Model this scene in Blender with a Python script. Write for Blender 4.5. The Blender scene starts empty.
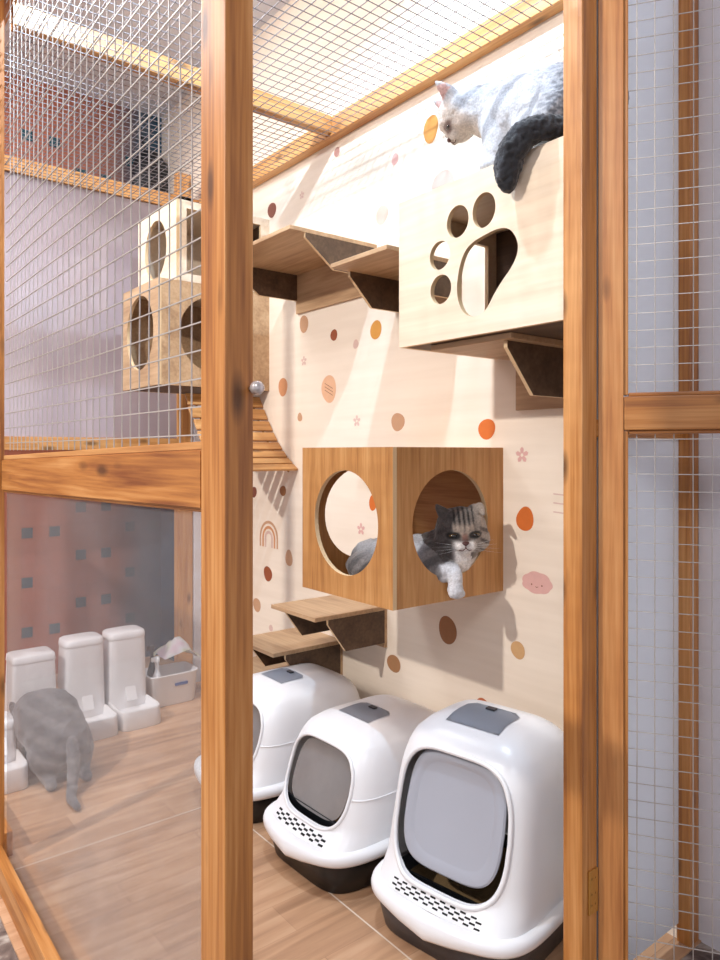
import bpy, bmesh, math, random
from mathutils import Vector, Matrix, noise
from mathutils.bvhtree import BVHTree
random.seed(7)
scene = bpy.context.scene
COL = scene.collection

# ------------------------------------------------------------------ camera, world, lights, exposure
cam_d = bpy.data.cameras.new('camera'); cam = bpy.data.objects.new('camera', cam_d); COL.objects.link(cam)
cam.location = (0, 0, 1.3)
cam.rotation_euler = (math.pi/2, 0, -math.atan2(.62, .785))
cam_d.sensor_fit = 'VERTICAL'; cam_d.sensor_height = 36; cam_d.lens = 715/960*36
cam_d.shift_y = -28/960; cam_d.clip_start = .02
scene.camera = cam

world = bpy.data.worlds.new('world'); scene.world = world; world.use_nodes = True
wb = world.node_tree.nodes['Background']
wb.inputs[0].default_value = (0.90, 0.90, .98, 1); wb.inputs[1].default_value = 0.48

def light(name, kind, loc, energy, color, size=.03, target=None, spot=None):
    d = bpy.data.lights.new(name, kind); d.energy = energy; d.color = color
    if kind == 'AREA': d.shape = 'RECTANGLE'; d.size = size[0]; d.size_y = size[1]
    else: d.shadow_soft_size = size
    o = bpy.data.objects.new(name, d); COL.objects.link(o); o.location = loc
    if target is not None:
        o.rotation_euler = (Vector(target)-Vector(loc)).to_track_quat('-Z', 'Y').to_euler()
    if spot: d.spot_size = spot; d.spot_blend = .3
    return o
LAMP_A = (0.90, 1.57, 3.38)
LAMP_B = (-2.30, 1.57, 3.38)
light('lamp_light_near', 'SPOT', LAMP_A, 108, (.64, .82, 1.0), .022, (1.30, 1.85, 0), math.radians(132))
light('lamp_light_far', 'SPOT', LAMP_B, 470, (1.0, .94, .88), .07, (1.85, 1.8, .8), math.radians(80))
light('front_fill_light', 'AREA', (-.9, -.8, 3.35), 38, (.95, .96, 1), (1.4, 1.4), (.3, .6, 0))  # added area fill to light the front timber, no fixture there
light('back_fill_light', 'AREA', (.2, 3.2, 3.38), 38, (.95, .96, 1), (1.0, 1.0), (.4, 3.4, 0))  # added area fill to brighten the back of the cage
scene.view_settings.view_transform = 'Standard'; scene.view_settings.look = 'None'
scene.view_settings.gamma = 1; scene.view_settings.use_curve_mapping = False
scene.view_settings.exposure = 0.50

# ------------------------------------------------------------------ materials
def lin(c):
    return tuple(((v/255)/12.92 if v/255 <= .04045 else (((v/255)+.055)/1.055)**2.4) for v in c)+(1,)
def newmat(name):
    m = bpy.data.materials.new(name); m.use_nodes = True
    nt = m.node_tree; return m, nt, nt.nodes['Principled BSDF']
def plain(name, c, rough=.5, metal=0, coat=0, bump=0, bscale=60, alpha=None, trans=0, sss=0):
    m, nt, p = newmat(name)
    p.inputs['Base Color'].default_value = lin(c); p.inputs['Roughness'].default_value = rough
    p.inputs['Metallic'].default_value = metal; p.inputs['Coat Weight'].default_value = coat
    N = nt.nodes; L = nt.links
    tc = N.new('ShaderNodeTexCoord'); n = N.new('ShaderNodeTexNoise'); n.inputs['Scale'].default_value = bscale
    L.new(tc.outputs['Object'], n.inputs['Vector'])
    mx = N.new('ShaderNodeMix'); mx.data_type = 'RGBA'; mx.blend_type = 'MULTIPLY'
    mx.inputs[0].default_value = .12; mx.inputs[6].default_value = lin(c)
    L.new(n.outputs['Fac'], mx.inputs[7]); L.new(mx.outputs[2], p.inputs['Base Color'])
    if bump:
        b = N.new('ShaderNodeBump'); b.inputs['Strength'].default_value = bump; b.inputs['Distance'].default_value = .002
        L.new(n.outputs['Fac'], b.inputs['Height']); L.new(b.outputs[0], p.inputs['Normal'])
    if trans: p.inputs['Transmission Weight'].default_value = trans
    if alpha is not None: p.inputs['Alpha'].default_value = alpha
    return m
def ramp(nt, stops):
    r = nt.nodes.new('ShaderNodeValToRGB'); e = r.color_ramp.elements
    e[0].position, e[0].color = stops[0][0], lin(stops[0][1]); e[1].position, e[1].color = stops[-1][0], lin(stops[-1][1])
    for p_, c in stops[1:-1]:
        q = e.new(p_); q.color = lin(c)
    return r
def wood(name, axis, dark, mid, lite, rough=.45, knots=True, across=26, along=1.6, bump=.25, coat=.15, seed=0):
    m, nt, p = newmat(name); N = nt.nodes; L = nt.links
    tc = N.new('ShaderNodeTexCoord')
    def mapping(a, b, off=0):
        mp = N.new('ShaderNodeMapping')
        s = [a]*3; s['xyz'.index(axis)] = b
        mp.inputs['Scale'].default_value = s; mp.inputs['Location'].default_value = (off+seed, off*1.3+seed, off*.7)
        L.new(tc.outputs['Object'], mp.inputs['Vector']); return mp
    n1 = N.new('ShaderNodeTexNoise'); n1.inputs['Scale'].default_value = 1; n1.inputs['Detail'].default_value = 5; n1.inputs['Distortion'].default_value = .6
    L.new(mapping(across, along).outputs[0], n1.inputs['Vector'])
    n2 = N.new('ShaderNodeTexNoise'); n2.inputs['Scale'].default_value = 1; n2.inputs['Detail'].default_value = 3
    L.new(mapping(across*5, along*2.5, 3).outputs[0], n2.inputs['Vector'])
    n3 = N.new('ShaderNodeTexNoise'); n3.inputs['Scale'].default_value = 1; n3.inputs['Detail'].default_value = 2
    L.new(mapping(3, 1.7, 7).outputs[0], n3.inputs['Vector'])
    a = N.new('ShaderNodeMath'); a.operation = 'MULTIPLY_ADD'; a.inputs[1].default_value = .45; L.new(n1.outputs['Fac'], a.inputs[0])
    b = N.new('ShaderNodeMath'); b.operation = 'MULTIPLY_ADD'; b.inputs[1].default_value = .3; b.inputs[2].default_value = 0
    L.new(n2.outputs['Fac'], b.inputs[0]); L.new(b.outputs[0], a.inputs[2])
    c = N.new('ShaderNodeMath'); c.operation = 'MULTIPLY_ADD'; c.inputs[1].default_value = .25
    L.new(n3.outputs['Fac'], c.inputs[0]); L.new(a.outputs[0], c.inputs[2])
    r = ramp(nt, [(.36, dark), (.5, mid), (.64, lite)]); L.new(c.outputs[0], r.inputs[0])
    out = r.outputs[0]
    if knots:
        v = N.new('ShaderNodeTexVoronoi'); v.inputs['Scale'].default_value = 1
        L.new(mapping(13, 4.2, 11).outputs[0], v.inputs['Vector'])
        k = N.new('ShaderNodeMapRange'); k.inputs[1].default_value = .07; k.inputs[2].default_value = .20
        k.inputs[3].default_value = .75; k.inputs[4].default_value = 0; L.new(v.outputs['Distance'], k.inputs[0])
        mx = N.new('ShaderNodeMix'); mx.data_type = 'RGBA'; L.new(k.outputs[0], mx.inputs[0]); L.new(out, mx.inputs[6])
        mx.inputs[7].default_value = lin(tuple(int(q*.45) for q in dark)); out = mx.outputs[2]
    L.new(out, p.inputs['Base Color']); p.inputs['Roughness'].default_value = rough; p.inputs['Coat Weight'].default_value = coat
    p.inputs['Coat Roughness'].default_value = .3
    bp = N.new('ShaderNodeBump'); bp.inputs['Strength'].default_value = bump; bp.inputs['Distance'].default_value = .002
    L.new(n2.outputs['Fac'], bp.inputs['Height']); L.new(bp.outputs[0], p.inputs['Normal'])
    return m
M = {}
OR = ((126, 70, 30), (180, 117, 56), (208, 150, 90))
for ax in 'xyz': M['timber_'+ax] = wood('stained_pine_'+ax, ax, *OR, seed=ord(ax)%5)
M['timber_door'] = wood('stained_pine_door', 'z', (160, 98, 50), (198, 134, 76), (218, 162, 104), seed=4.3)
PL = ((164, 108, 58), (198, 144, 86), (216, 168, 112))
for ax in 'xyz': M['pine_'+ax] = wood('pale_pine_'+ax, ax, *PL, seed=2.2)
M['ply_brown'] = wood('brown_plywood', 'z', (158, 106, 56), (186, 132, 76), (204, 154, 98), knots=False, rough=.5, across=30, along=2.5, bump=.1, coat=.05)
M['ply_brown_h'] = wood('brown_plywood_h', 'y', (158, 106, 56), (186, 132, 76), (204, 154, 98), knots=False, rough=.5, across=30, along=2.5, bump=.1, coat=.05)
M['ply_pale'] = wood('pale_plywood', 'y', (218, 196, 170), (229, 209, 184), (236, 220, 200), knots=False, rough=.5, across=14, along=1.5, bump=.06, coat=0)
M['ply_shelf'] = wood('shelf_plywood', 'y', (160, 126, 94), (188, 154, 118), (206, 174, 138), knots=False, rough=.5, across=16, along=2, bump=.08, coat=0)
M['ply_shaded'] = wood('shaded_plywood', 'y', (68, 50, 36), (88, 66, 48), (108, 84, 62), knots=False, rough=.6, across=16, along=2, bump=.08, coat=0)  # darkened plywood: shade on brackets and box insides put into the colour
M['ply_edge'] = plain('plywood_edge', (226, 196, 154), .6, bscale=200)
M['roof_wire'] = plain('roof_wire', (128, 124, 128), .45, .5, bscale=300)  # darker copy of the wire, its backlit shade put into the colour
M['wire'] = plain('galvanised_wire', (196, 190, 184), .4, .35, bscale=300)
M['white_plastic'] = plain('white_plastic', (242, 242, 244), .28, bscale=4)
M['feeder_plastic'] = plain('feeder_plastic', (240, 236, 236), .4, bscale=4)
M['black_plastic'] = plain('black_plastic', (18, 20, 24), .35)
M['grey_plastic'] = plain('dark_grey_plastic', (60, 60, 66), .35)
M['flap'] = plain('frosted_grey_flap', (172, 174, 184), .25, coat=.4, bscale=3)
M['lid_grey'] = plain('lid_grey', (186, 192, 204), .3, bscale=3)
M['dark_gap'] = plain('dark_slot', (12, 12, 12), .8)
M['litter'] = plain('cat_litter', (150, 122, 84), .95, bump=1, bscale=260)
M['brass'] = plain('worn_brass', (206, 158, 84), .45, .7, bump=.6, bscale=140)
M['paint_white'] = plain('white_paint', (228, 226, 232), .7, bscale=6)
M['ceiling'] = plain('ceiling_paint', (230, 235, 246), .8, bscale=3)
M['chrome'] = plain('clear_knob', (210, 200, 196), .1, .6)
M['board_white'] = plain('white_board', (236, 242, 250), .35, bscale=3)
M['black_cloth'] = plain('black_cloth', (16, 20, 28), .5, bump=.5)
M['blue_mark'] = plain('blue_mark', (70, 90, 150), .5)
M['rope'] = plain('rope', (150, 110, 70), .9, bump=1, bscale=300)
for k, c in dict(dk=(132, 78, 62), mauve=(176, 130, 118), pink=(226, 178, 170), pale=(222, 190, 178), ochre=(212, 148, 68), olive=(128, 116, 84),
                 tan=(204, 160, 126), rust=(156, 84, 52), peachd=(214, 152, 108), peach=(232, 184, 148), orange=(214, 112, 44), brown=(160, 110, 70),
                 brown2=(176, 128, 88), tan2=(210, 166, 116), rust2=(196, 110, 68), line=(150, 100, 80), white=(250, 244, 236)).items():
    M['dot_'+k] = plain('sticker_'+k, c, .6)

def smoke(name, tint, alpha, haze, hazecol, rough=.08, gl=.06):
    m = bpy.data.materials.new(name); m.use_nodes = True; nt = m.node_tree; N = nt.nodes; L = nt.links
    for n in list(N): N.remove(n)
    o = N.new('ShaderNodeOutputMaterial'); t = N.new('ShaderNodeBsdfTransparent'); t.inputs[0].default_value = tint
    d = N.new('ShaderNodeBsdfDiffuse'); d.inputs[0].default_value = lin(hazecol)
    tl = N.new('ShaderNodeBsdfTranslucent'); tl.inputs[0].default_value = lin(hazecol)
    dm = N.new('ShaderNodeMixShader'); dm.inputs[0].default_value = .5; L.new(d.outputs[0], dm.inputs[1]); L.new(tl.outputs[0], dm.inputs[2])
    g = N.new('ShaderNodeBsdfGlossy'); g.inputs['Roughness'].default_value = rough
    n = N.new('ShaderNodeTexNoise'); n.inputs['Scale'].default_value = 2.3; n.inputs['Detail'].default_value = 6
    tc = N.new('ShaderNodeTexCoord'); L.new(tc.outputs['Object'], n.inputs['Vector'])
    mr = N.new('ShaderNodeMapRange'); mr.inputs[1].default_value = .3; mr.inputs[2].default_value = .75; mr.inputs[3].default_value = haze*.6; mr.inputs[4].default_value = haze*1.4
    L.new(n.outputs['Fac'], mr.inputs[0])
    m1 = N.new('ShaderNodeMixShader'); L.new(mr.outputs[0], m1.inputs[0]); L.new(t.outputs[0], m1.inputs[1]); L.new(dm.outputs[0], m1.inputs[2])
    lw = N.new('ShaderNodeLayerWeight'); lw.inputs[0].default_value = .3
    f = N.new('ShaderNodeMath'); f.operation = 'MULTIPLY'; f.inputs[1].default_value = .16; L.new(lw.outputs['Facing'], f.inputs[0])
    m2 = N.new('ShaderNodeMixShader'); L.new(f.outputs[0], m2.inputs[0]); L.new(m1.outputs[0], m2.inputs[1]); L.new(g.outputs[0], m2.inputs[2])
    L.new(m2.outputs[0], o.inputs[0]); return m
M['acrylic'] = smoke('hazy_acrylic', (.95, .95, .95, 1), .9, .15, (200, 200, 205))
M['smoke_flap'] = smoke('smoky_flap', (.86, .85, .85, 1), .5, .50, (214, 208, 206))

def wallpaper():
    m, nt, p = newmat('beige_wallpaper'); N = nt.nodes; L = nt.links
    tc = N.new('ShaderNodeTexCoord'); n = N.new('ShaderNodeTexNoise'); n.inputs['Scale'].default_value = 3; n.inputs['Detail'].default_value = 4
    mp = N.new('ShaderNodeMapping'); mp.inputs['Scale'].default_value = (1, .6, 9); L.new(tc.outputs['Object'], mp.inputs[0]); L.new(mp.outputs[0], n.inputs['Vector'])
    r = ramp(nt, [(.3, (233, 218, 200)), (.7, (240, 226, 209))]); L.new(n.outputs['Fac'], r.inputs[0]); L.new(r.outputs[0], p.inputs['Base Color'])
    p.inputs['Roughness'].default_value = .75
    return m
M['wallpaper'] = wallpaper()

def floor_mat():
    m, nt, p = newmat('wood_look_tile'); N = nt.nodes; L = nt.links
    tc = N.new('ShaderNodeTexCoord')
    def mp(s, loc=(0, 0, 0)):
        q = N.new('ShaderNodeMapping'); q.inputs['Scale'].default_value = s; q.inputs['Location'].default_value = loc
        L.new(tc.outputs['Object'], q.inputs[0]); return q
    n = N.new('ShaderNodeTexNoise'); n.inputs['Scale'].default_value = 1; n.inputs['Detail'].default_value = 7; n.inputs['Distortion'].default_value = .5
    L.new(mp((2.2, 26, 1)).outputs[0], n.inputs['Vector'])
    br = N.new('ShaderNodeTexBrick'); br.inputs['Scale'].default_value = 1; br.inputs['Brick Width'].default_value = .62; br.inputs['Row Height'].default_value = .13
    br.inputs['Mortar Size'].default_value = .0012; br.inputs['Mortar Smooth'].default_value = .3
    br.inputs['Color1'].default_value = (.15, .15, .15, 1); br.inputs['Color2'].default_value = (.85, .85, .85, 1); br.inputs['Mortar'].default_value = (0, 0, 0, 1)
    L.new(mp((1, 1, 1), (.17, .06, 0)).outputs[0], br.inputs['Vector'])
    a = N.new('ShaderNodeMix'); a.data_type = 'RGBA'; a.inputs[0].default_value = .3; L.new(n.outputs['Fac'], a.inputs[6]); L.new(br.outputs['Color'], a.inputs[7])
    r = ramp(nt, [(.25, (150, 112, 84)), (.5, (192, 150, 116)), (.75, (216, 178, 144))]); L.new(a.outputs[2], r.inputs[0])
    j = N.new('ShaderNodeTexBrick'); j.offset = .5; j.inputs['Scale'].default_value = 1; j.inputs['Brick Width'].default_value = 3.0; j.inputs['Row Height'].default_value = 1.82
    j.inputs['Mortar Size'].default_value = .0025; j.inputs['Color1'].default_value = (0, 0, 0, 1); j.inputs['Color2'].default_value = (0, 0, 0, 1); j.inputs['Mortar'].default_value = (1, 1, 1, 1)
    L.new(mp((1, 1, 1), (-1.237+6, -2.413+1.82*2, 0)).outputs[0], j.inputs['Vector'])
    x = N.new('ShaderNodeMix'); x.data_type = 'RGBA'; L.new(j.outputs['Fac'], x.inputs[0]); L.new(r.outputs[0], x.inputs[6]); x.inputs[7].default_value = lin((226, 208, 190))
    L.new(x.outputs[2], p.inputs['Base Color']); p.inputs['Roughness'].default_value = .42
    return m
M['floor'] = floor_mat()
def stone_mat():
    m, nt, p = newmat('worn_stone'); N = nt.nodes; L = nt.links
    tc = N.new('ShaderNodeTexCoord'); n = N.new('ShaderNodeTexNoise'); n.inputs['Scale'].default_value = 9; n.inputs['Detail'].default_value = 8; n.inputs['Distortion'].default_value = 1.2
    L.new(tc.outputs['Object'], n.inputs['Vector'])
    r = ramp(nt, [(.35, (74, 60, 56)), (.5, (122, 106, 98)), (.62, (186, 176, 166))]); L.new(n.outputs['Fac'], r.inputs[0]); L.new(r.outputs[0], p.inputs['Base Color'])
    p.inputs['Roughness'].default_value = .6; return m
M['stone'] = stone_mat()
def tile_mat():
    m, nt, p = newmat('ombre_tiles'); N = nt.nodes; L = nt.links
    tc = N.new('ShaderNodeTexCoord'); s = N.new('ShaderNodeSeparateXYZ'); L.new(tc.outputs['Object'], s.inputs[0])
    mr = N.new('ShaderNodeMapRange'); mr.inputs[1].default_value = 1.15; mr.inputs[2].default_value = 1.95; L.new(s.outputs[0], mr.inputs[0])
    n = N.new('ShaderNodeTexNoise'); n.inputs['Scale'].default_value = 2.5; n.inputs['Detail'].default_value = 3; L.new(tc.outputs['Object'], n.inputs['Vector'])
    ad = N.new('ShaderNodeMath'); ad.operation = 'MULTIPLY_ADD'; ad.inputs[1].default_value = .3; L.new(n.outputs['Fac'], ad.inputs[0]); L.new(mr.outputs[0], ad.inputs[2])
    r = ramp(nt, [(.2, (172, 106, 86)), (.6, (154, 106, 94)), (.85, (84, 96, 108)), (1.0, (40, 74, 96))]); L.new(ad.outputs[0], r.inputs[0])
    br = N.new('ShaderNodeTexBrick'); br.offset = 0; br.inputs['Scale'].default_value = 1; br.inputs['Brick Width'].default_value = .0725; br.inputs['Row Height'].default_value = .0725
    br.inputs['Mortar Size'].default_value = .002; cb = N.new('ShaderNodeCombineXYZ'); L.new(s.outputs[0], cb.inputs[0]); L.new(s.outputs[2], cb.inputs[1]); L.new(cb.outputs[0], br.inputs['Vector'])
    br.inputs['Color1'].default_value = (1, 1, 1, 1); br.inputs['Color2'].default_value = (.86, .86, .86, 1); br.inputs['Mortar'].default_value = (.7, .7, .7, 1)
    mx = N.new('ShaderNodeMix'); mx.data_type = 'RGBA'; mx.blend_type = 'MULTIPLY'; mx.inputs[0].default_value = .7; L.new(r.outputs[0], mx.inputs[6]); L.new(br.outputs['Color'], mx.inputs[7])
    L.new(mx.outputs[2], p.inputs['Base Color']); p.inputs['Roughness'].default_value = .25; return m
M['tiles'] = tile_mat()
M['teal'] = plain('teal_tile', (44, 84, 96), .25)
def mirror_mat():
    m, nt, p = newmat('lilac_glass'); N = nt.nodes; L = nt.links
    tc = N.new('ShaderNodeTexCoord'); n = N.new('ShaderNodeTexNoise'); n.inputs['Scale'].default_value = 1.6; L.new(tc.outputs['Object'], n.inputs['Vector'])
    r = ramp(nt, [(.3, (150, 138, 146)), (.7, (180, 168, 176))]); L.new(n.outputs['Fac'], r.inputs[0]); L.new(r.outputs[0], p.inputs['Base Color'])
    p.inputs['Roughness'].default_value = .16; p.inputs['Coat Weight'].default_value = .8; p.inputs['Coat Roughness'].default_value = .05; return m
M['lilac'] = mirror_mat()
def fur_mat(name):
    m, nt, p = newmat(name); N = nt.nodes; L = nt.links
    a = N.new('ShaderNodeAttribute'); a.attribute_name = 'Col'
    tc = N.new('ShaderNodeTexCoord'); n = N.new('ShaderNodeTexNoise'); n.inputs['Scale'].default_value = 170; n.inputs['Detail'].default_value = 4
    L.new(tc.outputs['Object'], n.inputs['Vector'])
    mr = N.new('ShaderNodeMapRange'); mr.inputs[1].default_value = .3; mr.inputs[2].default_value = .7; mr.inputs[3].default_value = .72; mr.inputs[4].default_value = 1.12; L.new(n.outputs['Fac'], mr.inputs[0])
    mx = N.new('ShaderNodeMix'); mx.data_type = 'RGBA'; mx.blend_type = 'MULTIPLY'; mx.inputs[0].default_value = 1; L.new(a.outputs['Color'], mx.inputs[6]); L.new(mr.outputs[0], mx.inputs[7])
    L.new(mx.outputs[2], p.inputs['Base Color']); p.inputs['Roughness'].default_value = .85; p.inputs['Sheen Weight'].default_value = .3
    b = N.new('ShaderNodeBump'); b.inputs['Strength'].default_value = .6; b.inputs['Distance'].default_value = .003; L.new(n.outputs['Fac'], b.inputs['Height']); L.new(b.outputs[0], p.inputs['Normal'])
    return m
M['fur'] = fur_mat('fur')
M['eye'] = plain('cat_eye', (20, 16, 12), .08, coat=1)
M['iris'] = plain('cat_iris', (92, 70, 36), .1, coat=1)
M['nose'] = plain('cat_nose', (84, 48, 46), .5)

# ------------------------------------------------------------------ mesh helpers (world coordinates)
def V(*a): return Vector(a)
def tag(o, label=None, cat=None, group=None, kind=None):
    if label: o['label'] = label
    if cat: o['category'] = cat
    if group: o['group'] = group
    if kind: o['kind'] = kind
    return o
def thing(name, label, cat, loc, group=None, rotz=0):
    o = bpy.data.objects.new(name, None); COL.objects.link(o); o.location = loc; o.rotation_euler = (0, 0, rotz)
    o.empty_display_size = .05
    return tag(o, label, cat, group)
def root_matrix(o):
    m = Matrix.Identity(4)
    while o is not None:
        m = Matrix.Translation(o.location) @ o.rotation_euler.to_matrix().to_4x4() @ m
        o = o.parent
    return m
def obj(name, bm, mats, parent=None, smooth=False, local=False, origin=None):
    """mesh object from world-space bmesh (local=True: bmesh is already in the root's frame)"""
    me = bpy.data.meshes.new(name)
    if parent is not None and not local: bm.transform(root_matrix(parent).inverted())
    if origin is not None: bm.transform(Matrix.Translation(-Vector(origin)))
    bmesh.ops.recalc_face_normals(bm, faces=bm.faces)
    bm.to_mesh(me); bm.free()
    for m in (mats if isinstance(mats, (list, tuple)) else [mats]): me.materials.append(m)
    if smooth:
        for p in me.polygons: p.use_smooth = True
    o = bpy.data.objects.new(name, me); COL.objects.link(o)
    if parent is not None: o.parent = parent
    if origin is not None: o.location = origin
    return o
def box(bm, x0, x1, y0, y1, z0, z1, bev=0, mi=0):
    c = [bm.verts.new(p) for p in ((x0, y0, z0), (x1, y0, z0), (x1, y1, z0), (x0, y1, z0), (x0, y0, z1), (x1, y0, z1), (x1, y1, z1), (x0, y1, z1))]
    fs = [bm.faces.new([c[i] for i in f]) for f in ((0, 3, 2, 1), (4, 5, 6, 7), (0, 1, 5, 4), (1, 2, 6, 5), (2, 3, 7, 6), (3, 0, 4, 7))]
    for f in fs: f.material_index = mi
    if bev:
        es = list({e for f in fs for e in f.edges})
        r = bmesh.ops.bevel(bm, geom=es, offset=bev, segments=2, affect='EDGES', profile=.6)
        for f in r['faces']: f.material_index = mi
    return c
def BM(): return bmesh.new()
def bxm(x0, x1, y0, y1, z0, z1, bev=.002):
    bm = BM(); box(bm, x0, x1, y0, y1, z0, z1, bev); return bm
def tube(bm, pts, r, seg=6, closed=False, mi=0):
    pts = [Vector(p) for p in pts]; n = len(pts); rings = []
    up = None
    for i, p in enumerate(pts):
        if closed: t = pts[(i+1) % n]-pts[i-1]
        else: t = pts[min(i+1, n-1)]-pts[max(i-1, 0)]
        t.normalize()
        if up is None: up = t.orthogonal().normalized()
        up = (up-t*up.dot(t)); up = up.normalized() if up.length > 1e-6 else t.orthogonal().normalized()
        s = t.cross(up); rr = r[i] if isinstance(r, (list, tuple)) else r
        rings.append([bm.verts.new(p+(up*math.cos(a)+s*math.sin(a))*rr) for a in [2*math.pi*k/seg for k in range(seg)]])
    for i in range(n if closed else n-1):
        a, b = rings[i], rings[(i+1) % n]
        for k in range(seg):
            f = bm.faces.new((a[k], a[(k+1) % seg], b[(k+1) % seg], b[k])); f.material_index = mi
    if not closed:
        bm.faces.new(rings[0][::-1]); bm.faces.new(rings[-1])
def loft(bm, rings, cap=True, mi=0):
    rs = [[bm.verts.new(p) for p in r] for r in rings]; n = len(rs[0])
    for a, b in zip(rs, rs[1:]):
        for k in range(n):
            f = bm.faces.new((a[k], a[(k+1) % n], b[(k+1) % n], b[k])); f.material_index = mi
    if cap: bm.faces.new(rs[0][::-1]); bm.faces.new(rs[-1])
    return rs
def ellipse(cu, cv, ru, rv, n=40, egg=0):
    out = []
    for k in range(n):
        a = 2*math.pi*k/n; out.append((cu+ru*math.cos(a)*(1-egg*math.sin(a)), cv+rv*math.sin(a)))
    return out
def plate(bm, outer, holes, fr, thick, mi=0, mi_edge=1):
    """flat plate of the given outline with holes; fr = (origin, u axis, v axis, normal direction of thickness)"""
    o, u, v, n = [Vector(q) for q in fr]
    tmp = bmesh.new(); loops = []
    for lp in [outer]+holes:
        vs = [tmp.verts.new((a, b, 0)) for a, b in lp]
        for i in range(len(vs)): tmp.edges.new((vs[i], vs[(i+1) % len(vs)]))
        loops.append(vs)
    tmp.verts.ensure_lookup_table()
    bmesh.ops.triangle_fill(tmp, use_beauty=True, use_dissolve=False, edges=tmp.edges[:], normal=(0, 0, 1))
    tmp.verts.index_update()
    P = lambda q, d: o+u*q.x+v*q.y+n*d
    f0 = {w: bm.verts.new(P(w.co, 0)) for w in tmp.verts}; f1 = {w: bm.verts.new(P(w.co, thick)) for w in tmp.verts}
    for f in tmp.faces:
        a = bm.faces.new([f0[w] for w in f.verts]); a.material_index = mi
        a = bm.faces.new([f1[w] for w in reversed(f.verts)]); a.material_index = mi
    for lp in loops:
        for i in range(len(lp)):
            a, b = lp[i], lp[(i+1) % len(lp)]
            f = bm.faces.new((f0[a], f0[b], f1[b], f1[a])); f.material_index = mi_edge
    tmp.free()
def rect(u0, u1, v0, v1): return [(u0, v0), (u1, v0), (u1, v1), (u0, v1)]
def wires(bm, o, u, v, w, h, sp, r, off_u=.5, off_v=.5, wob=.0012):
    o, u, v = Vector(o), Vector(u), Vector(v); n = u.cross(v).normalized()
    def q(a, b, d): return o+u*a+v*b+n*(d+noise.noise(Vector((a*3, b*3, sp*9)))*wob*2)
    k = off_u*sp
    while k < w:
        m_ = 8; ph = random.uniform(-1, 1)*wob
        tube(bm, [q(k+ph*math.sin(3*i/m_), h*i/m_, r) for i in range(m_+1)], r, 4); k += sp
    k = off_v*sp
    while k < h:
        m_ = 8; ph = random.uniform(-1, 1)*wob
        tube(bm, [q(w*i/m_, k+ph*math.sin(3*i/m_), -r) for i in range(m_+1)], r, 4); k += sp

# ------------------------------------------------------------------ the room
WX = 1.85
def struct(name, bm, mats): return tag(obj(name, bm, mats), kind='structure')
# cage floor (wood look tiles) and the shop floor outside
bm = BM(); box(bm, .45, 2.0, .93, 4.5, -.05, 0); struct('floor', bm, M['floor'])
bm = BM(); box(bm, -3.6, .45, -3.5, 4.5, -.06, -.004); box(bm, .45, 2.0, -3.5, .93, -.06, -.004); struct('floor_outside', bm, M['stone'])
bm = BM(); box(bm, -3.6, 2.0, -3.5, 4.5, 3.45, 3.55); struct('ceiling', bm, M['ceiling'])
# dotted wall: mesh with its printed decorations
DOTS = [(3.045, 2.496, .043, .037, 'dk'), (2.504, 2.605, .022, .022, 'mauve'), (2.120, 2.451, .020, .024, 'pink'), (2.200, 2.252, .040, .038, 'pale'),
 (1.918, 2.497, .043, .050, 'ochre'), (1.856, 2.286, .064, .036, 'pink'), (3.152, 2.044, .044, .040, 'olive'), (2.761, 1.893, .037, .042, 'tan'),
 (2.526, 1.812, .026, .026, 'rust'), (2.238, 1.795, .038, .039, 'ochre'), (2.370, 1.754, .020, .019, 'pale'), (2.943, 1.614, .045, .043, 'peachd'),
 (2.564, 1.578, .060, .060, 'peach'), (2.795, 1.463, .021, .021, 'tan'), (2.103, 1.417, .041, .037, 'tan'), (1.645, 1.378, .040, .036, 'orange'),
 (1.482, 1.084, .038, .039, 'orange'), (1.595, 1.052, .013, .015, 'pale'), (1.831, .657, .050, .049, 'brown'), (1.511, .654, .031, .029, 'tan2'),
 (2.127, .466, .042, .035, 'brown2'), (1.663, .423, .038, .034, 'rust2'), (3.221, 1.094, .030, .028, 'dk'), (2.943, 1.112, .032, .024, 'brown'),
 (2.889, .794, .035, .038, 'tan'), (3.083, .692, .043, .037, 'rust'), (3.191, .519, .040, .036, 'tan'), (3.054, .428, .019, .017, 'pale'),
 (2.257, 1.092, .026, .033, 'orange'), (3.45, 2.28, .04, .04, 'ochre'), (3.6, 1.3, .04, .035, 'rust'), (3.5, .8, .035, .035, 'tan'),
 (1.30, 2.35, .045, .045, 'rust'), (1.25, .35, .04, .035, 'tan')]
wallmats = [M['wallpaper']]; widx = {}
def wi(k):
    if k not in widx: widx[k] = len(wallmats); wallmats.append(M['dot_'+k])
    return widx[k]
def wallpoly(bm, pts, k, d=.0006):
    vs = [bm.verts.new((WX-d, y, z)) for y, z in pts]; f = bm.faces.new(vs); f.material_index = wi(k)
bm = BM(); box(bm, WX, 2.0, .976, 4.5, -.02, 3.45)
for i, (y, z, ry, rz, k) in enumerate(DOTS):
    e = .10*math.sin(i*2.3); n = 28
    pts = []
    for j in range(n):
        a = 2*math.pi*j/n; s = 1+.04*math.sin(2*a+i)+.03*math.sin(3*a+i*1.7)
        pts.append((y+ry*.93*math.cos(a)*s*(1+e*math.sin(a)), z+rz*math.sin(a)*s))
    wallpoly(bm, pts, k)
    if k == 'peach':
        for s in (-1, 0, 1):
            wallpoly(bm, [(y-.03, z+.015*s-.016), (y-.03, z+.015*s-.013), (y+.03, z+.015*s+.014), (y+.03, z+.015*s+.011)], 'line', .0012)
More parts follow.
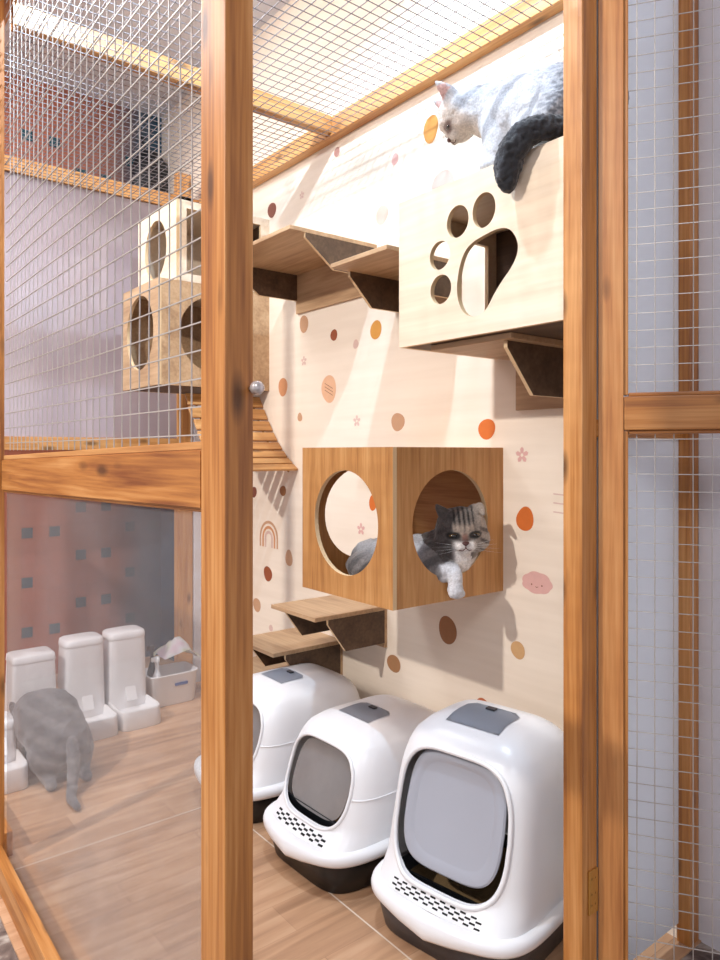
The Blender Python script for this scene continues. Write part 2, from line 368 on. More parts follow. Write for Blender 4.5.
for (y, z, r) in [(2.778, 2.495, .02), (2.761, 1.722, .024), (2.363, 1.430, .026), (1.494, 1.290, .027), (2.335, .979, .027)]:
    for j in range(5):
        a = 2*math.pi*j/5+.3; c, s = math.cos(a), math.sin(a)
        wallpoly(bm, [(y+c*.2*r-s*.2*r, z+s*.2*r+c*.2*r), (y+c*.75*r-s*.28*r, z+s*.75*r+c*.28*r), (y+c*r, z+s*r), (y+c*.75*r+s*.28*r, z+s*.75*r-c*.28*r), (y+c*.2*r+s*.2*r, z+s*.2*r-c*.2*r)], 'pink' if z < 1.4 else 'pale', .0006+.0001*j)
# rainbow: three arches
y0, z0 = 3.075, .825
for R_, k in ((.088, 'tan'), (.062, 'peachd'), (.038, 'pale')):
    n = 16; w = .014
    for j in range(n):
        a, b = math.pi*j/n, math.pi*(j+1)/n
        P = lambda r, t: (y0+r*math.cos(t), z0+.045+r*math.sin(t))
        wallpoly(bm, [P(R_, a), P(R_, b), P(R_-w, b), P(R_-w, a)], k)
    for s in (-1, 1): wallpoly(bm, [(y0+s*R_, z0+.045), (y0+s*(R_-w), z0+.045), (y0+s*(R_-w), z0), (y0+s*R_, z0)], k)
# smiling cloud
cy, cz = 1.435, .881; pts = []
for j in range(48):
    a = 2*math.pi*j/48; s = 1+.09*abs(math.sin(a*3.5))
    pts.append((cy+.056*math.cos(a)*s, cz+(.03 if math.sin(a) < 0 else .036)*math.sin(a)*s))
wallpoly(bm, pts, 'pink')
for dy in (-.02, .02): wallpoly(bm, [(cy+dy+.003*math.cos(t), cz-.004+.003*math.sin(t)) for t in [k*math.pi/4 for k in range(8)]], 'line', .0012)
wallpoly(bm, [(cy-.008, cz-.008), (cy, cz-.013), (cy+.008, cz-.008), (cy, cz-.010)], 'line', .0012)
for k in range(3): wallpoly(bm, [(1.335, 1.11+.028*k), (1.372, 1.112+.028*k), (1.372, 1.116+.028*k), (1.335, 1.114+.028*k)], 'pale')
struct('wall_right', bm, wallmats)
bm = BM(); box(bm, 1.892, 2.0, -3.5, .974, -.02, 3.45); struct('wall_outside_right', bm, M['paint_white'])
# far tiled wall with teal inserts
bm = BM(); box(bm, -1.2, 2.0, 4.4, 4.5, -.02, 3.45); box(bm, 1.844, 1.8495, 3.81, 4.4, 0, 1.6)
for k in range(-6, 6):
    for m_ in range(-2, 11):
        x = 1.043+.15*k; z = (.55 if (k % 4) in (0, 1) else .40)+.285*(m_-1)
        if z < .03 or x > 1.82: continue
        if random.random() < .12: continue
        vs = [bm.verts.new((x+a*.03, 4.399, z+b*.03)) for a, b in ((-1, -1), (1, -1), (1, 1), (-1, 1))]; f = bm.faces.new(vs); f.material_index = 1
struct('wall_back', bm, [M['tiles'], M['teal']])

def lamp(loc, label):
    t = thing('ceiling_spotlight', label, 'lamp', (loc[0], loc[1], 3.45))
    bm = BM(); r = .055
    loft(bm, [[(loc[0]+q*math.cos(a), loc[1]+q*math.sin(a), z) for a in [k*math.pi/12 for k in range(24)]] for q, z in ((.05, 3.45), (.05, 3.41), (.042, 3.405), (.04, 3.42))], cap=False)
    obj('housing', bm, M['paint_white'], t, True)
lamp(LAMP_A, 'round white ceiling spotlight over the cat cage'); lamp(LAMP_B, 'round white ceiling spotlight across the shop')

# ------------------------------------------------------------------ the cage frame
CX, CY = .50, .956
cage = thing('cat_cage', 'walk-in cat cage framed in orange stained timber with wire mesh', 'cage', (CX, CY, 0))
def post(x0, x1, y0, y1, z0=0, z1=2.86, mat='timber_z', nm='post'): return obj(nm, bxm(x0, x1, y0, y1, z0, z1, .0025), M[mat], cage)
post(.50, .548, .956, 1.037)                       # corner post
post(1.394, 1.452, .956, 1.007)                    # hinge post
post(1.84, 1.889, .935, .970, mat='timber_z')      # wall side post
post(.47, .513, 2.44, 2.48)                        # far post of the left panel
post(1.67, 1.76, 3.75, 3.80, mat='pine_z')         # back post
post(.50, .56, 3.75, 3.80)
def slant(name, x0, x1, y0, y1, za, zb, h, mat, parent=cage):
    bm = BM(); c = box(bm, x0, x1, y0, y1, 0, h)
    for v in c: v.co.z += za if v.co.y < (y0+y1)/2 else zb
    bmesh.ops.bevel(bm, geom=bm.edges[:], offset=.002, segments=2, affect='EDGES')
    return obj(name, bm, M[mat], parent)
slant('rail', .50, .545, 1.037, 2.42, 1.2103, 1.182, .093, 'timber_y')     # mid rail of left panel
slant('batten', .506, .518, 1.037, 2.42, 1.3033, 1.275, .014, 'pine_y')
slant('batten', .506, .512, 1.037, 2.42, 1.2043, 1.176, .007, 'timber_y')
obj('sill', bxm(.472, .503, 1.037, 2.9, 0, .08, .003), M['timber_y'], cage)
obj('rail', bxm(.50, .55, 1.037, 3.75, 2.72, 2.80, .003), M['timber_y'], cage)
obj('rail', bxm(.548, 1.394, .956, 1.0, 2.78, 2.86, .003), M['timber_x'], cage)
obj('rail', bxm(.50, .55, 2.50, 3.75, 1.18, 1.26, .003), M['timber_y'], cage)
obj('sill', bxm(.503, .55, 2.50, 3.75, 0, .08, .003), M['timber_y'], cage)
obj('roof_beam', bxm(1.80, 1.85, 1.01, 4.4, 2.655, 2.735, .003), M['pine_y'], cage)
obj('roof_beam', bxm(.548, 1.80, 2.475, 2.525, 2.665, 2.738, .003), M['pine_x'], cage)
obj('roof_beam', bxm(.56, 1.80, 3.75, 3.80, 2.655, 2.73, .003), M['pine_x'], cage)
obj('rail', bxm(.56, 1.67, 3.75, 3.795, 1.31, 1.375, .003), M['pine_x'], cage)
obj('rail', bxm(1.452, 1.84, .956, .996, 1.335, 1.375, .003), M['timber_x'], cage)   # small front rail beside the hinge post
obj('side_board', bxm(1.765, 1.85, 3.74, 3.78, 0, 2.65, .002), M['paint_white'], cage)
# meshes
bm = BM(); wires(bm, (.515, 1.037, 1.305), (0, 1, 0), (0, 0, 1), 1.383, 1.42, .0455, .0015); tag(obj('wire_mesh', bm, M['wire'], cage), 'wire mesh of the left panel')
bm = BM(); wires(bm, (.55, .99, 2.655), (1, 0, 0), (0, 1, 0), 1.25, 2.76, .041, .0016); tag(obj('wire_mesh', bm, M['roof_wire'], cage), 'wire mesh roof')
# acrylic lower pane of left panel, frosted back glass, white front board
obj('acrylic_pane', bxm(.5145, .5175, 1.038, 2.419, .004, 1.208, 0), M['acrylic'], cage)
obj('back_glass', bxm(.56, 1.67, 3.765, 3.775, 1.376, 2.654, 0), M['lilac'], cage)
obj('front_board', bxm(1.453, 1.839, .965, .973, .05, 1.334, 0), M['board_white'], cage); obj('front_board', bxm(1.453, 1.839, .965, .973, 1.376, 2.75, 0), M['board_white'], cage)
bm = BM()
loft(bm, [[(.543+.8*r*math.cos(a), .955-d, 1.396+.8*r*math.sin(a)) for a in [k*math.pi/10 for k in range(20)]] for d, r in ((0, .006), (.010, .006), (.012, .011), (.016, .0135), (.024, .0125), (.028, .007))])
tag(obj('knob', bm, M['chrome'], cage, True), 'small shiny round knob')

# ------------------------------------------------------------------ the door (open, towards the camera)
H = V(1.4535, .9535, 0); D = V(.559, -.829, 0).normalized(); Nn = V(-D.y, D.x, 0)
if Nn.dot(V(0, 0, 0)-H) > 0: Nn = -Nn     # Nn points away from the camera
door = thing('cage_door', 'open cage door, timber frame filled with wire mesh', 'door', H, None, math.atan2(D.y, D.x))
def dbox(name, u0, u1, z0, z1, n0, n1, mat, bev=.0025, parent=door):
    bm = BM(); box(bm, u0, u1, n0, n1, z0, z1, bev)
    bm.transform(Matrix(((D.x, Nn.x, 0, H.x), (D.y, Nn.y, 0, H.y), (0, 0, 1, 0), (0, 0, 0, 1))))
    return obj(name, bm, M[mat], parent)
dbox('stile', 0, .055, .06, 2.75, 0, .035, 'timber_door'); dbox('stile', .745, .80, .06, 2.75, 0, .035, 'timber_door')
dbox('batten', .0555, .065, .06, 1.348, .006, .03, 'timber_z'); dbox('batten', .0555, .065, 1.43, 2.75, .006, .03, 'timber_z')
dbox('rail', .056, .745, 1.350, 1.427, .0, .035, 'timber_x'); dbox('rail', .056, .745, .06, .12, 0, .035, 'timber_x'); dbox('rail', .056, .745, 2.68, 2.75, 0, .035, 'timber_x')
dbox('batten', .066, .745, 1.4275, 1.436, .008, .03, 'timber_x'); dbox('batten', .066, .745, 1.3415, 1.3495, .008, .03, 'timber_x')
for z0, z1 in ((.12, 1.341), (1.437, 2.68)):
    bm = BM(); wires(bm, H+D*.066+V(0, 0, z0)+Nn*.02, D, (0, 0, 1), .68, z1-z0, .0395, .0012, .45, .6); obj('wire_mesh', bm, M['wire'], door)
bm = BM(); box(bm, 1.416, 1.4495, .9515, .9555, .245, .345, .0006)
for z in (.265, .29, .325):
    for x in (1.426, 1.440):
        loft(bm, [[(x+.0022*math.cos(a), .9512-d, z+.0022*math.sin(a)) for a in [k*math.pi/4 for k in range(8)]] for d in (0, .0008)], mi=1)
tag(obj('hinge', bm, [M['brass'], M['dark_gap']], door), 'worn brass hinge')

# ------------------------------------------------------------------ plywood climbing furniture
def zc(parent): return None
FX = lambda x: ((x, 0, 0), (0, 1, 0), (0, 0, 1), (1, 0, 0))     # plate facing -x, u=y, v=z
FY = lambda y, s=1: ((0, y, 0), (1, 0, 0), (0, 0, 1), (0, s, 0))  # plate facing -y, u=x, v=z
T = .015
def cat_box(name, label, x0, x1, y0, y1, z0, z1, mats, hx=None, hyn=None, hyf=None, group=None, back=True, front=True, topm=None):
    t = thing(name, label, 'cat box', ((x0+x1)/2, (y0+y1)/2, z0), group)
    m, mi, me = mats
    if front:
        bm = BM(); plate(bm, rect(y0, y1, z0, z1), hx or [], FX(x0), T); obj('front_panel', bm, [m, me], t)
    bm = BM(); plate(bm, rect(x0+T, x1, z0, z1), hyn or [], FY(y0), T); obj('side_panel', bm, [m, me], t)
    bm = BM(); plate(bm, rect(x0+T, x1, z0, z1), hyf or [], FY(y1-T), T); obj('side_panel', bm, [m, me], t)
    obj('top_panel', bxm(x0+T, x1, y0+T, y1-T, z1-T, z1, 0), topm or m, t)
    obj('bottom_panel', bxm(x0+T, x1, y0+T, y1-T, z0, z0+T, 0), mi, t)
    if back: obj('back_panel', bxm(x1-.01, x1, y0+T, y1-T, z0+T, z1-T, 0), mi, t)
    return t
br = (M['ply_brown'], M['ply_brown_h'], M['ply_edge'])
# brown cube with round holes
cat_box('cat_cube', 'brown plywood cat cube with round holes, a cat lying inside', 1.364, WX, 1.573, 2.045, .838, 1.3146, br,
        hx=[ellipse(1.806, 1.076, .166, .166, 56)], hyn=[ellipse(1.607, 1.076, .166, .168, 56)], hyf=[ellipse(1.62, 1.082, .172, .165, 56)], back=True)
# the paw box
pale = (M['ply_pale'], M['ply_shaded'], M['ply_edge'])
toes = [ellipse(1.368, 1.930, .041, .044, 32), ellipse(1.273, 1.936, .040, .046, 32), ellipse(1.437, 1.852, .040, .040, 32), ellipse(1.433, 1.756, .041, .041, 32)]
pad = [(1.366, 1.709), (1.372, 1.75), (1.363, 1.8), (1.344, 1.841), (1.316, 1.86), (1.272, 1.87), (1.22, 1.877), (1.185, 1.866), (1.163, 1.836), (1.158, 1.805), (1.175, 1.771), (1.215, 1.735), (1.241, 1.705), (1.262, 1.675), (1.285, 1.662), (1.312, 1.660), (1.345, 1.674)]
def smooth_loop(p, it=2):
    for _ in range(it):
        q = []
        for i in range(len(p)):
            a, b = p[i], p[(i+1) % len(p)]
            q += [(a[0]*.75+b[0]*.25, a[1]*.75+b[1]*.25), (a[0]*.25+b[0]*.75, a[1]*.25+b[1]*.75)]
        p = q
    return p
cat_box('paw_box', 'pale plywood box with a paw print cut out of its front', 1.42, WX, 1.022, 1.609, 1.612, 2.045, pale,
        hx=toes+[smooth_loop(pad)], hyf=[rect(1.47, 1.80, 1.68, 1.98)])
# pale boxes at the back
cat_box('cat_box', 'plywood cat box with a round hole beneath a smaller pale box', 1.274, WX, 3.07, 3.52, 1.604, 2.083, (M['ply_shelf'], M['ply_shaded'], M['ply_edge']),
        hx=[ellipse(3.29, 1.86, .165, .175, 40)], hyn=[ellipse(1.555, 1.85, .18, .18, 40)], topm=M['ply_pale'])
cat_box('cat_box', 'small pale cat box with an oval hole stacked on a plywood box', 1.36, WX, 3.07, 3.53, 2.084, 2.455, pale,
        hx=[ellipse(3.31, 2.27, .13, .14, 40)], hyn=[rect(1.41, 1.80, 2.12, 2.42)])

def bracket_poly(x0, x1, zt, zb, tip=.018, flat=.25):
    xm = x0+(x1-x0)*flat
    return [(x0, zt), (x0, zt-tip), (xm, zb), (x1, zb), (x1, zt)]
def shelf(label, x0, y0, y1, z, drop, plate_drop, mat='ply_shelf', group=None, inset=.0, bx=None, board_t=.016, flat=.4, both=True):
    t = thing('wall_shelf', label, 'shelf', ((x0+WX)/2, (y0+y1)/2, z-drop), group)
    obj('board', bxm(x0, WX-.001, y0, y1, z-board_t, z, .002), M[mat], t)
    zt = z-board_t
    for yy in (y0+inset, y1-inset-.012)[:2 if both else 1]:
        bm = BM(); plate(bm, bracket_poly(bx if bx else x0+.06, WX-.014, zt, zt-drop, flat=flat), [], FY(yy), .012); obj('bracket', bm, [M['ply_shaded'], M['ply_edge']], t)
    obj('back_plate', bxm(WX-.013, WX-.001, y0, y1, zt-plate_drop, zt, .001), M[mat], t)
    return t
shelf('wide plywood shelf high on the wall left of the paw box', 1.432, 2.23, 2.81, 2.14, .12, .18, bx=1.50)
shelf('small plywood step between the wide shelf and the paw box', 1.50, 1.76, 2.07, 1.972, .12, .14, bx=1.58)
shelf('plywood shelf carrying the paw box', 1.455, 1.21, 1.51, 1.611, .14, .16, bx=1.475, inset=.03, flat=.3, both=False)
G = 'descending plywood steps'
for z, y, lab in ((.688, 2.167, 'highest of three plywood steps, directly under the brown cat cube'), (.492, 2.461, 'middle of three plywood steps below the brown cat cube'), (.297, 2.765, 'lowest plywood step behind the farthest litter box')):
    shelf(lab, 1.50, y, y+.31, z, .13, .15, group=G, flat=.3)
# slatted ramp
rp = thing('slatted_ramp', 'small hanging ramp of wooden slats near the wall', 'ramp', (1.62, 3.07, 1.6))
def rpt(s):
    return 2.80+.36*s, 1.22+.365*s-.05*math.sin(math.pi*s)
ns = 8
for k in range(ns):
    ya, za = rpt(k/ns+.012); yb, zb = rpt((k+1)/ns-.012)
    bm = BM(); dy, dz = yb-ya, zb-za; l = math.hypot(dy, dz); ny, nz = dz/l*.012, -dy/l*.012
    ex = random.uniform(-.004, .004)
    c = [(1.44+ex, ya, za), (1.845, ya, za), (1.845, yb, zb), (1.44+ex, yb, zb)]
    lo = [bm.verts.new(p) for p in c]; hi = [bm.verts.new((p[0], p[1]+ny, p[2]+nz)) for p in c]
    bm.faces.new(lo[::-1]); bm.faces.new(hi)
    for i in range(4): bm.faces.new((lo[i], lo[(i+1) % 4], hi[(i+1) % 4], hi[i]))
    bmesh.ops.bevel(bm, geom=bm.edges[:], offset=.0015, segments=1, affect='EDGES')
    obj('slat', bm, M['pine_x'], rp)
for x in (1.49, 1.80):
    bm = BM(); tube(bm, [(x, rpt(s/10)[0]+.014, rpt(s/10)[1]-.010) for s in range(11)], .005, 6); obj('rope', bm, M['rope'], rp, True)

# ------------------------------------------------------------------ litter boxes
def bool_cut(bm, cutter):
    me = bpy.data.meshes.new('t'); bm.to_mesh(me); bm.free(); a = bpy.data.objects.new('t', me); COL.objects.link(a)
    mc = bpy.data.meshes.new('c'); cutter.to_mesh(mc); cutter.free(); c = bpy.data.objects.new('c', mc); COL.objects.link(c)
    s = a.modifiers.new('s', 'SOLIDIFY'); s.thickness = .006; s.offset = -1
    b = a.modifiers.new('b', 'BOOLEAN'); b.operation = 'DIFFERENCE'; b.object = c; b.solver = 'EXACT'
    dg = bpy.context.evaluated_depsgraph_get(); dg.update()
    out = bmesh.new(); out.from_mesh(a.evaluated_get(dg).to_mesh())
    for o in (a, c):
        d = o.data; bpy.data.objects.remove(o); bpy.data.meshes.remove(d)
    return out
def litter_box(loc, rot, W, L, Hh, label, kind):
    t = thing('litter_box', label, 'litter box', (loc[0], loc[1], 0), 'hooded litter boxes' if 0 else None, rot)
    K = Hh/.465
    zb = .125
    def lerp(tab, z):
        for (a, va), (b, vb) in zip(tab, tab[1:]):
            if z <= b: return va+(vb-va)*max(0, (z-a)/(b-a))
        return tab[-1][1]
    hh = Hh-zb
    tf = [(0, -.02), (.14, .028), (.30, .045), (.7, .085), (.86, .115), (.94, .155), (.985, .215), (1, .26)]
    tw = [(0, 1), (.3, .985), (.6, .95), (.78, .89), (.88, .80), (.95, .66), (.985, .48), (1, .30)]
    tb = [(0, 0), (.6, .02), (.8, .045), (.9, .075), (.96, .115), (.99, .16), (1, .20)]
    def sec(z):
        s = (z-zb)/hh
        return lerp(tf, s)*min(L, .5)/.5, L-lerp(tb, s)*.8, W/2*lerp(tw, s)
    NP = 64
    def ring(z, off=0, ex=5.0, fn=None):
        xf, xb, w = fn(z) if fn else sec(z)
        xf -= off; xb += off; w += off; cx, a = (xf+xb)/2, (xb-xf)/2; r = []
        for k in range(NP):
            th = 2*math.pi*k/NP; c, s = math.cos(th), math.sin(th)
            r.append((cx+a*math.copysign(abs(c)**(2/ex), c), w*math.copysign(abs(s)**(2/ex), s), z))
        return r
    def xsurf(y, z, ex=5.0):
        xf, xb, w = sec(z); cx, a = (xf+xb)/2, (xb-xf)/2
        q = min(.999, abs(y)/w); return cx-a*(1-q**ex)**(1/ex)
    zs = [zb+hh*s for s in (0, .04, .08, .14, .2, .3, .4, .5, .6, .68, .74, .8, .84, .88, .91, .94, .965, .985, 1)]
    bm = BM(); loft(bm, [ring(z) for z in zs], cap=False)
    # close the crown
    bm.verts.ensure_lookup_table(); top = bm.verts[-NP:]; c = bm.verts.new((sum(v.co.x for v in top)/NP, 0, Hh+.002))
    for k in range(NP): bm.faces.new((top[k], top[(k+1) % NP], c))
    bmesh.ops.recalc_face_normals(bm, faces=bm.faces)
    bvh = BVHTree.FromBMesh(bm)
    # opening
    o_w0, o_w1 = (.345*W, .335*W) if kind == 'large' else (.325*W, .325*W)     # half widths bottom, top
    oz0, oz1 = (zb+hh*.09, zb+hh*.83) if kind == 'large' else (zb+hh*.12, zb+hh*.81)
    def outline(sc=1, n=72, ex=4.2):
        r = []; zc_, a = (oz0+oz1)/2, (oz1-oz0)/2
        for k in range(n):
            th = 2*math.pi*k/n; cc, s = math.cos(th), math.sin(th)
            zz = zc_+a*sc*math.copysign(abs(s)**(2/ex), s); f = (zz-oz0)/(oz1-oz0)
            hw = o_w0+(o_w1-o_w0)*f+.015*math.sin(math.pi*min(1, max(0, f)))
            r.append((hw*sc*math.copysign(abs(cc)**(2/ex), cc), zz))
        return r
    cut = BM(); loft(cut, [[(x, y, z) for y, z in outline()] for x in (-.2, .21)]); bmesh.ops.recalc_face_normals(cut, faces=cut.faces)
    bm = bool_cut(bm, cut)
    hood = obj('hood', bm, M['white_plastic'], t, True, local=True)
    try: hood.data.set_sharp_from_angle(angle=math.radians(40))
    except Exception: pass
    # raised lip round the opening
    bm = BM(); tube(bm, [(xsurf(y, z)-.001, y, z) for y, z in outline(1.03)], .0055 if kind != 'large' else .007, 8, closed=True); obj('opening_rim', bm, M['white_plastic'], hood, True, local=True)
    # seam line round the hood
    if kind != 'large':
        zz = zb+hh*.43; bm = BM(); pr = [p for p in ring(zz, .001)]
        pts = [p for p in pr if p[0] > xsurf(.36*W, zz)+.004]
        pts.sort(key=lambda p: math.atan2(p[1], p[0]-L*.5))
        loop = [p for p in pts]; tube(bm, loop, .0022, 6); obj('seam', bm, M['white_plastic'], hood, True, local=True)
    # base rim with a bump at the front
    def brim(z, off):
        r = ring(zb, off, 4.2, lambda z_: (-.02, L, W/2)); q = []
        for x, y, _ in r:
            dip = 0
            if x < .04: dip = .022*math.exp(-(y/(W*.20))**2)
            fx = -.016*math.exp(-(y/(W*.30))**2) if x < .05 else 0
            q.append((x+fx*(1 if off > .01 else 0), y, z-dip*(1 if z < .12 else .3)))
        return q
    bm = BM(); loft(bm, [brim(.092, .006), brim(.094, .016), brim(.102, .022), brim(.114, .023), brim(.124, .020), brim(.130, .012), brim(.131, .0)], cap=False)
    obj('base_rim', bm, M['white_plastic'], t, True, local=True)
    bm = BM(); f = lambda z_: (-.02, L, W/2)
    loft(bm, [ring(z, o, 5, f) for z, o in ((0, -.022), (.004, -.014), (.10, .006), (.104, .004), (.102, -.002), (.014, -.03))])
    obj('tray', bm, M['grey_plastic'] if kind == 'large' else M['black_plastic'], t, True, local=True)  # near tray coloured grey for the light falling on it
    bm = BM(); loft(bm, [ring(z, -.034, 5, f) for z in (.03, .085)]); tag(obj('litter', bm, M['litter'], t, False, local=True), 'brown granular cat litter')
    # dark inner lip behind the opening
    bm = BM(); n = 30
    loft(bm, [[(x, y, z) for x, y, z in ((x0, -.36*W, zb-.01), (x0+.008, -.36*W, zb-.01), (x0+.008, -.36*W, (oz0-.012 if kind == 'large' else oz0+.02)), (x0, -.36*W, (oz0-.012 if kind == 'large' else oz0+.02)))] for x0 in (.05,)]+[[(x, y, z) for x, y, z in ((x0, .36*W, zb-.01), (x0+.008, .36*W, zb-.01), (x0+.008, .36*W, (oz0-.012 if kind == 'large' else oz0+.02)), (x0, .36*W, (oz0-.012 if kind == 'large' else oz0+.02)))] for x0 in (.05,)])
    obj('inner_lip', bm, M['black_plastic'], t, local=True)
    # drain slots on the apron
    bm = BM(); rows, cols = (4, 9) if kind == 'large' else (4, 6)
    for i in range(rows):
        for j in range(cols):
            y = (-.5+(j+.5+(.25 if i % 2 else -.25))/cols)*W*.60; z = zb+.010+(oz0-zb-.022)*(i/(rows-1))
            hw, hz = W*(.017 if kind == 'large' else .021), (.0015 if kind == 'large' else .0019)
            vs = [bm.verts.new((xsurf(yy, z_)-.0012, yy, z_)) for yy, z_ in ((y-hw, z-hz), (y+hw, z-hz), (y+hw, z+hz), (y-hw, z+hz))]; bm.faces.new(vs)
            bk = [bm.verts.new(v.co+V(.003, 0, 0)) for v in vs]; bm.faces.new(bk[::-1])
            for a_ in range(4): bm.faces.new((vs[a_], vs[(a_+1) % 4], bk[(a_+1) % 4], bk[a_]))
    tag(obj('drain_slots', bm, M['dark_gap'], hood, local=True), 'dark slots')
    # flap
    sc = .90
    ol = outline(sc)
    if kind == 'large': ol = [(y, z+.012) for y, z in ol]
    xm = lambda z: sec(z)[0]+.022
    k0, k1 = xm(oz0), xm(oz1); xf_ = lambda z: k0+(k1-k0)*(z-oz0)/(oz1-oz0)
    if kind == 'large':
        bm = BM(); zc_ = (oz0+oz1)/2+.012
        def sh(s, d): return [(xf_(zc_+(z-zc_)*s)-d, y*s, zc_+(z-zc_)*s) for y, z in ol]
        loft(bm, [sh(1, -.004), sh(1, 0), sh(.97, .004), sh(.86, .005), sh(.80, .000), sh(.77, -.001)], cap=True)
        fl = obj('flap', bm, M['flap'], t, True, local=True)
        try: fl.data.set_sharp_from_angle(angle=math.radians(35))
        except Exception: pass
    else:
        bm = BM(); ol2 = [(y, max(z, oz0+.04)) for y, z in ol]
        loft(bm, [[(xf_(z), y, z) for y, z in ol], [(xf_(z)+.003, y, z) for y, z in ol]])
        tag(obj('flap', bm, M['smoke_flap'], t, local=True), 'smoky see-through flap')
    for s in (-1, 1):
        bm = BM(); tube(bm, [(xf_(oz1)-.006, s*W*.10-.012, oz1-.004), (xf_(oz1)-.006, s*W*.10+.012, oz1-.004)], .005, 8)
        obj('flap_hinge', bm, M['flap'], t, True, local=True)
    # grey window on the crown
    bm = BM(); n = 8; g = []
    cx = L*.50 if kind == 'large' else .27; wx, wy = (.065, .085) if kind == 'large' else (.055, .075)
    for i in range(n+1):
        row = []
        for j in range(n+1):
            x = cx+wx*(2*i/n-1); y = wy*(2*j/n-1)*(1 if i < n else .75)
            h = bvh.ray_cast(V(x, y, 2), V(0, 0, -1))[0]
            row.append(bm.verts.new((x, y, (h.z if h else Hh)+.0025)))
        g.append(row)
    for i in range(n):
        for j in range(n): bm.faces.new((g[i][j], g[i+1][j], g[i+1][j+1], g[i][j+1]))
    bmesh.ops.solidify(bm, geom=bm.faces[:], thickness=.002)
    wn = obj('lid_window', bm, M['lid_grey'], t, True, local=True)
    h = bvh.ray_cast(V(cx+wx*.6, 0, 2), V(0, 0, -1))[0]; hz = h.z if h else Hh
    bm = BM(); box(bm, cx+wx*.45, cx+wx*.75, -.014, .014, hz+.003, hz+.008, .001); obj('latch', bm, M['grey_plastic'], wn, local=True)
    return t
litter_box((1.215, 2.362), 0, .41, .57, .435, 'farthest white hooded litter box, partly behind the timber post', 'small')
litter_box((1.222, 1.850), math.radians(2), .42, .57, .435, 'middle white hooded litter box with an open smoky flap', 'small')
litter_box((1.290, 1.322), math.radians(10), .46, .47, .56, 'largest and nearest white hooded litter box with a closed grey flap', 'large')

# ------------------------------------------------------------------ feeders and basket at the back
def sq_ring(cx, cy, a, b, z, ex=5, n=40, skew=0):
    r = []
    for k in range(n):
        th = 2*math.pi*k/n; c, s = math.cos(th), math.sin(th)
        r.append((cx+a*math.copysign(abs(c)**(2/ex), c), cy+b*math.copysign(abs(s)**(2/ex), s), z))
    return r
def feeder(x, y, h, label, ex=4.5, w=.101):
    t = thing('pet_feeder', label, 'feeder', (x, y, 0), 'gravity feeders by the back wall' if 0 else None)
    bm = BM(); prof = [(0, .98), (.02, 1), (h-.06, .92), (h-.02, .90), (h-.004, .86), (h, .80)]
    loft(bm, [sq_ring(x, y, w*q, .08*q, max(.008, z), ex) for z, q in prof]); tw_ = obj('hopper', bm, M['feeder_plastic'], t, True)
    bm = BM(); loft(bm, [sq_ring(x, y, w*q, .08*q, z, ex) for z, q in ((h-.022, .925), (h-.020, .935), (h+.006, .90), (h+.012, .80))]); obj('lid', bm, M['feeder_plastic'], t, True)
    bm = BM(); yb = y-.13
    loft(bm, [sq_ring(x, yb, w*q, .13*q, z, 6) for z, q in ((0, .98), (.004, 1.0), (.082, .97), (.09, .95), (.088, .88), (.05, .80), (.048, .5))]); obj('bowl_base', bm, M['feeder_plastic'], t, True)
    bm = BM(); loft(bm, [[(x-.02, y-.075, z0_) for z0_ in (0.09,)]*1+[(x+.03, y-.075, .09), (x+.03, y-.075-.03, .09), (x-.02, y-.075-.03, .09)], [(x-.02, y-.075, .15), (x+.03, y-.075, .15), (x+.03, y-.078, .15), (x-.02, y-.078, .15)]]); obj('spout', bm, M['feeder_plastic'], t)
    return t
feeder(.845, 3.50, .375, 'leftmost white pet feeder with a squarer top', 9)
feeder(1.075, 3.52, .405, 'middle white pet feeder, behind the eating grey cat')
feeder(1.285, 3.53, .405, 'rightmost white pet feeder, next to the storage box')
feeder(.637, 3.22, .20, 'low white pet feeder at the left edge, beside the grey cat', 6, .08)
t = thing('storage_box', 'white plastic storage box full of supplies on the cage floor', 'storage box', (1.52, 3.55, 0))
bm = BM(); loft(bm, [sq_ring(1.535, 3.56, .13*q, .09*q, z, 7) for z, q in ((0, .86), (.006, .9), (.15, 1.0), (.155, 1.04), (.162, 1.04), (.160, .97), (.02, .86))]); obj('bin', bm, M['feeder_plastic'], t, True)
bm = BM(); box(bm, 1.53, 1.60, 3.4665, 3.470, .098, .113, .001); obj('logo_mark', bm, M['blue_mark'], t)
def bottle(x, y, z, h, r, label, mat):
    o = BM(); loft(o, [[(x+q*r*math.cos(a), y+q*r*math.sin(a), z+h*s) for a in [k*math.pi/8 for k in range(16)]] for s, q in ((0, .9), (.03, 1), (.5, 1), (.66, .5), (.72, .35), (.86, .35), (.88, .5), (1, .45))])
    box(o, x-r*1.1, x+r*.3, y-r*.3, y+r*.3, z+h*.90, z+h*.99, .001)
    return tag(obj('spray_bottle', o, mat, None, True, origin=(x, y, z)), label, 'bottle')
bottle(1.455, 3.52, .021, .23, .027, 'white spray bottle standing in the storage box', M['white_plastic'])
bottle(1.46, 3.60, .021, .27, .024, 'dark bottle standing behind the white spray bottle', M['black_plastic'])
bm = BM(); g = []
for i in range(9):
    row = []
    for j in range(7):
        u, w_ = i/8-.5, j/6-.5
        z = .215+.11*math.exp(-((u+.05)/.35)**2)*(1-abs(w_)*.9)+.022*noise.noise(V(u*7, w_*7, 3))
        row.append(bm.verts.new((1.60+u*.22-.02*w_, 3.57+w_*.17, z-.05*max(0, u))))
    g.append(row)
for i in range(8):
    for j in range(6): bm.faces.new((g[i][j], g[i+1][j], g[i+1][j+1], g[i][j+1]))
bmesh.ops.solidify(bm, geom=bm.faces[:], thickness=.05)
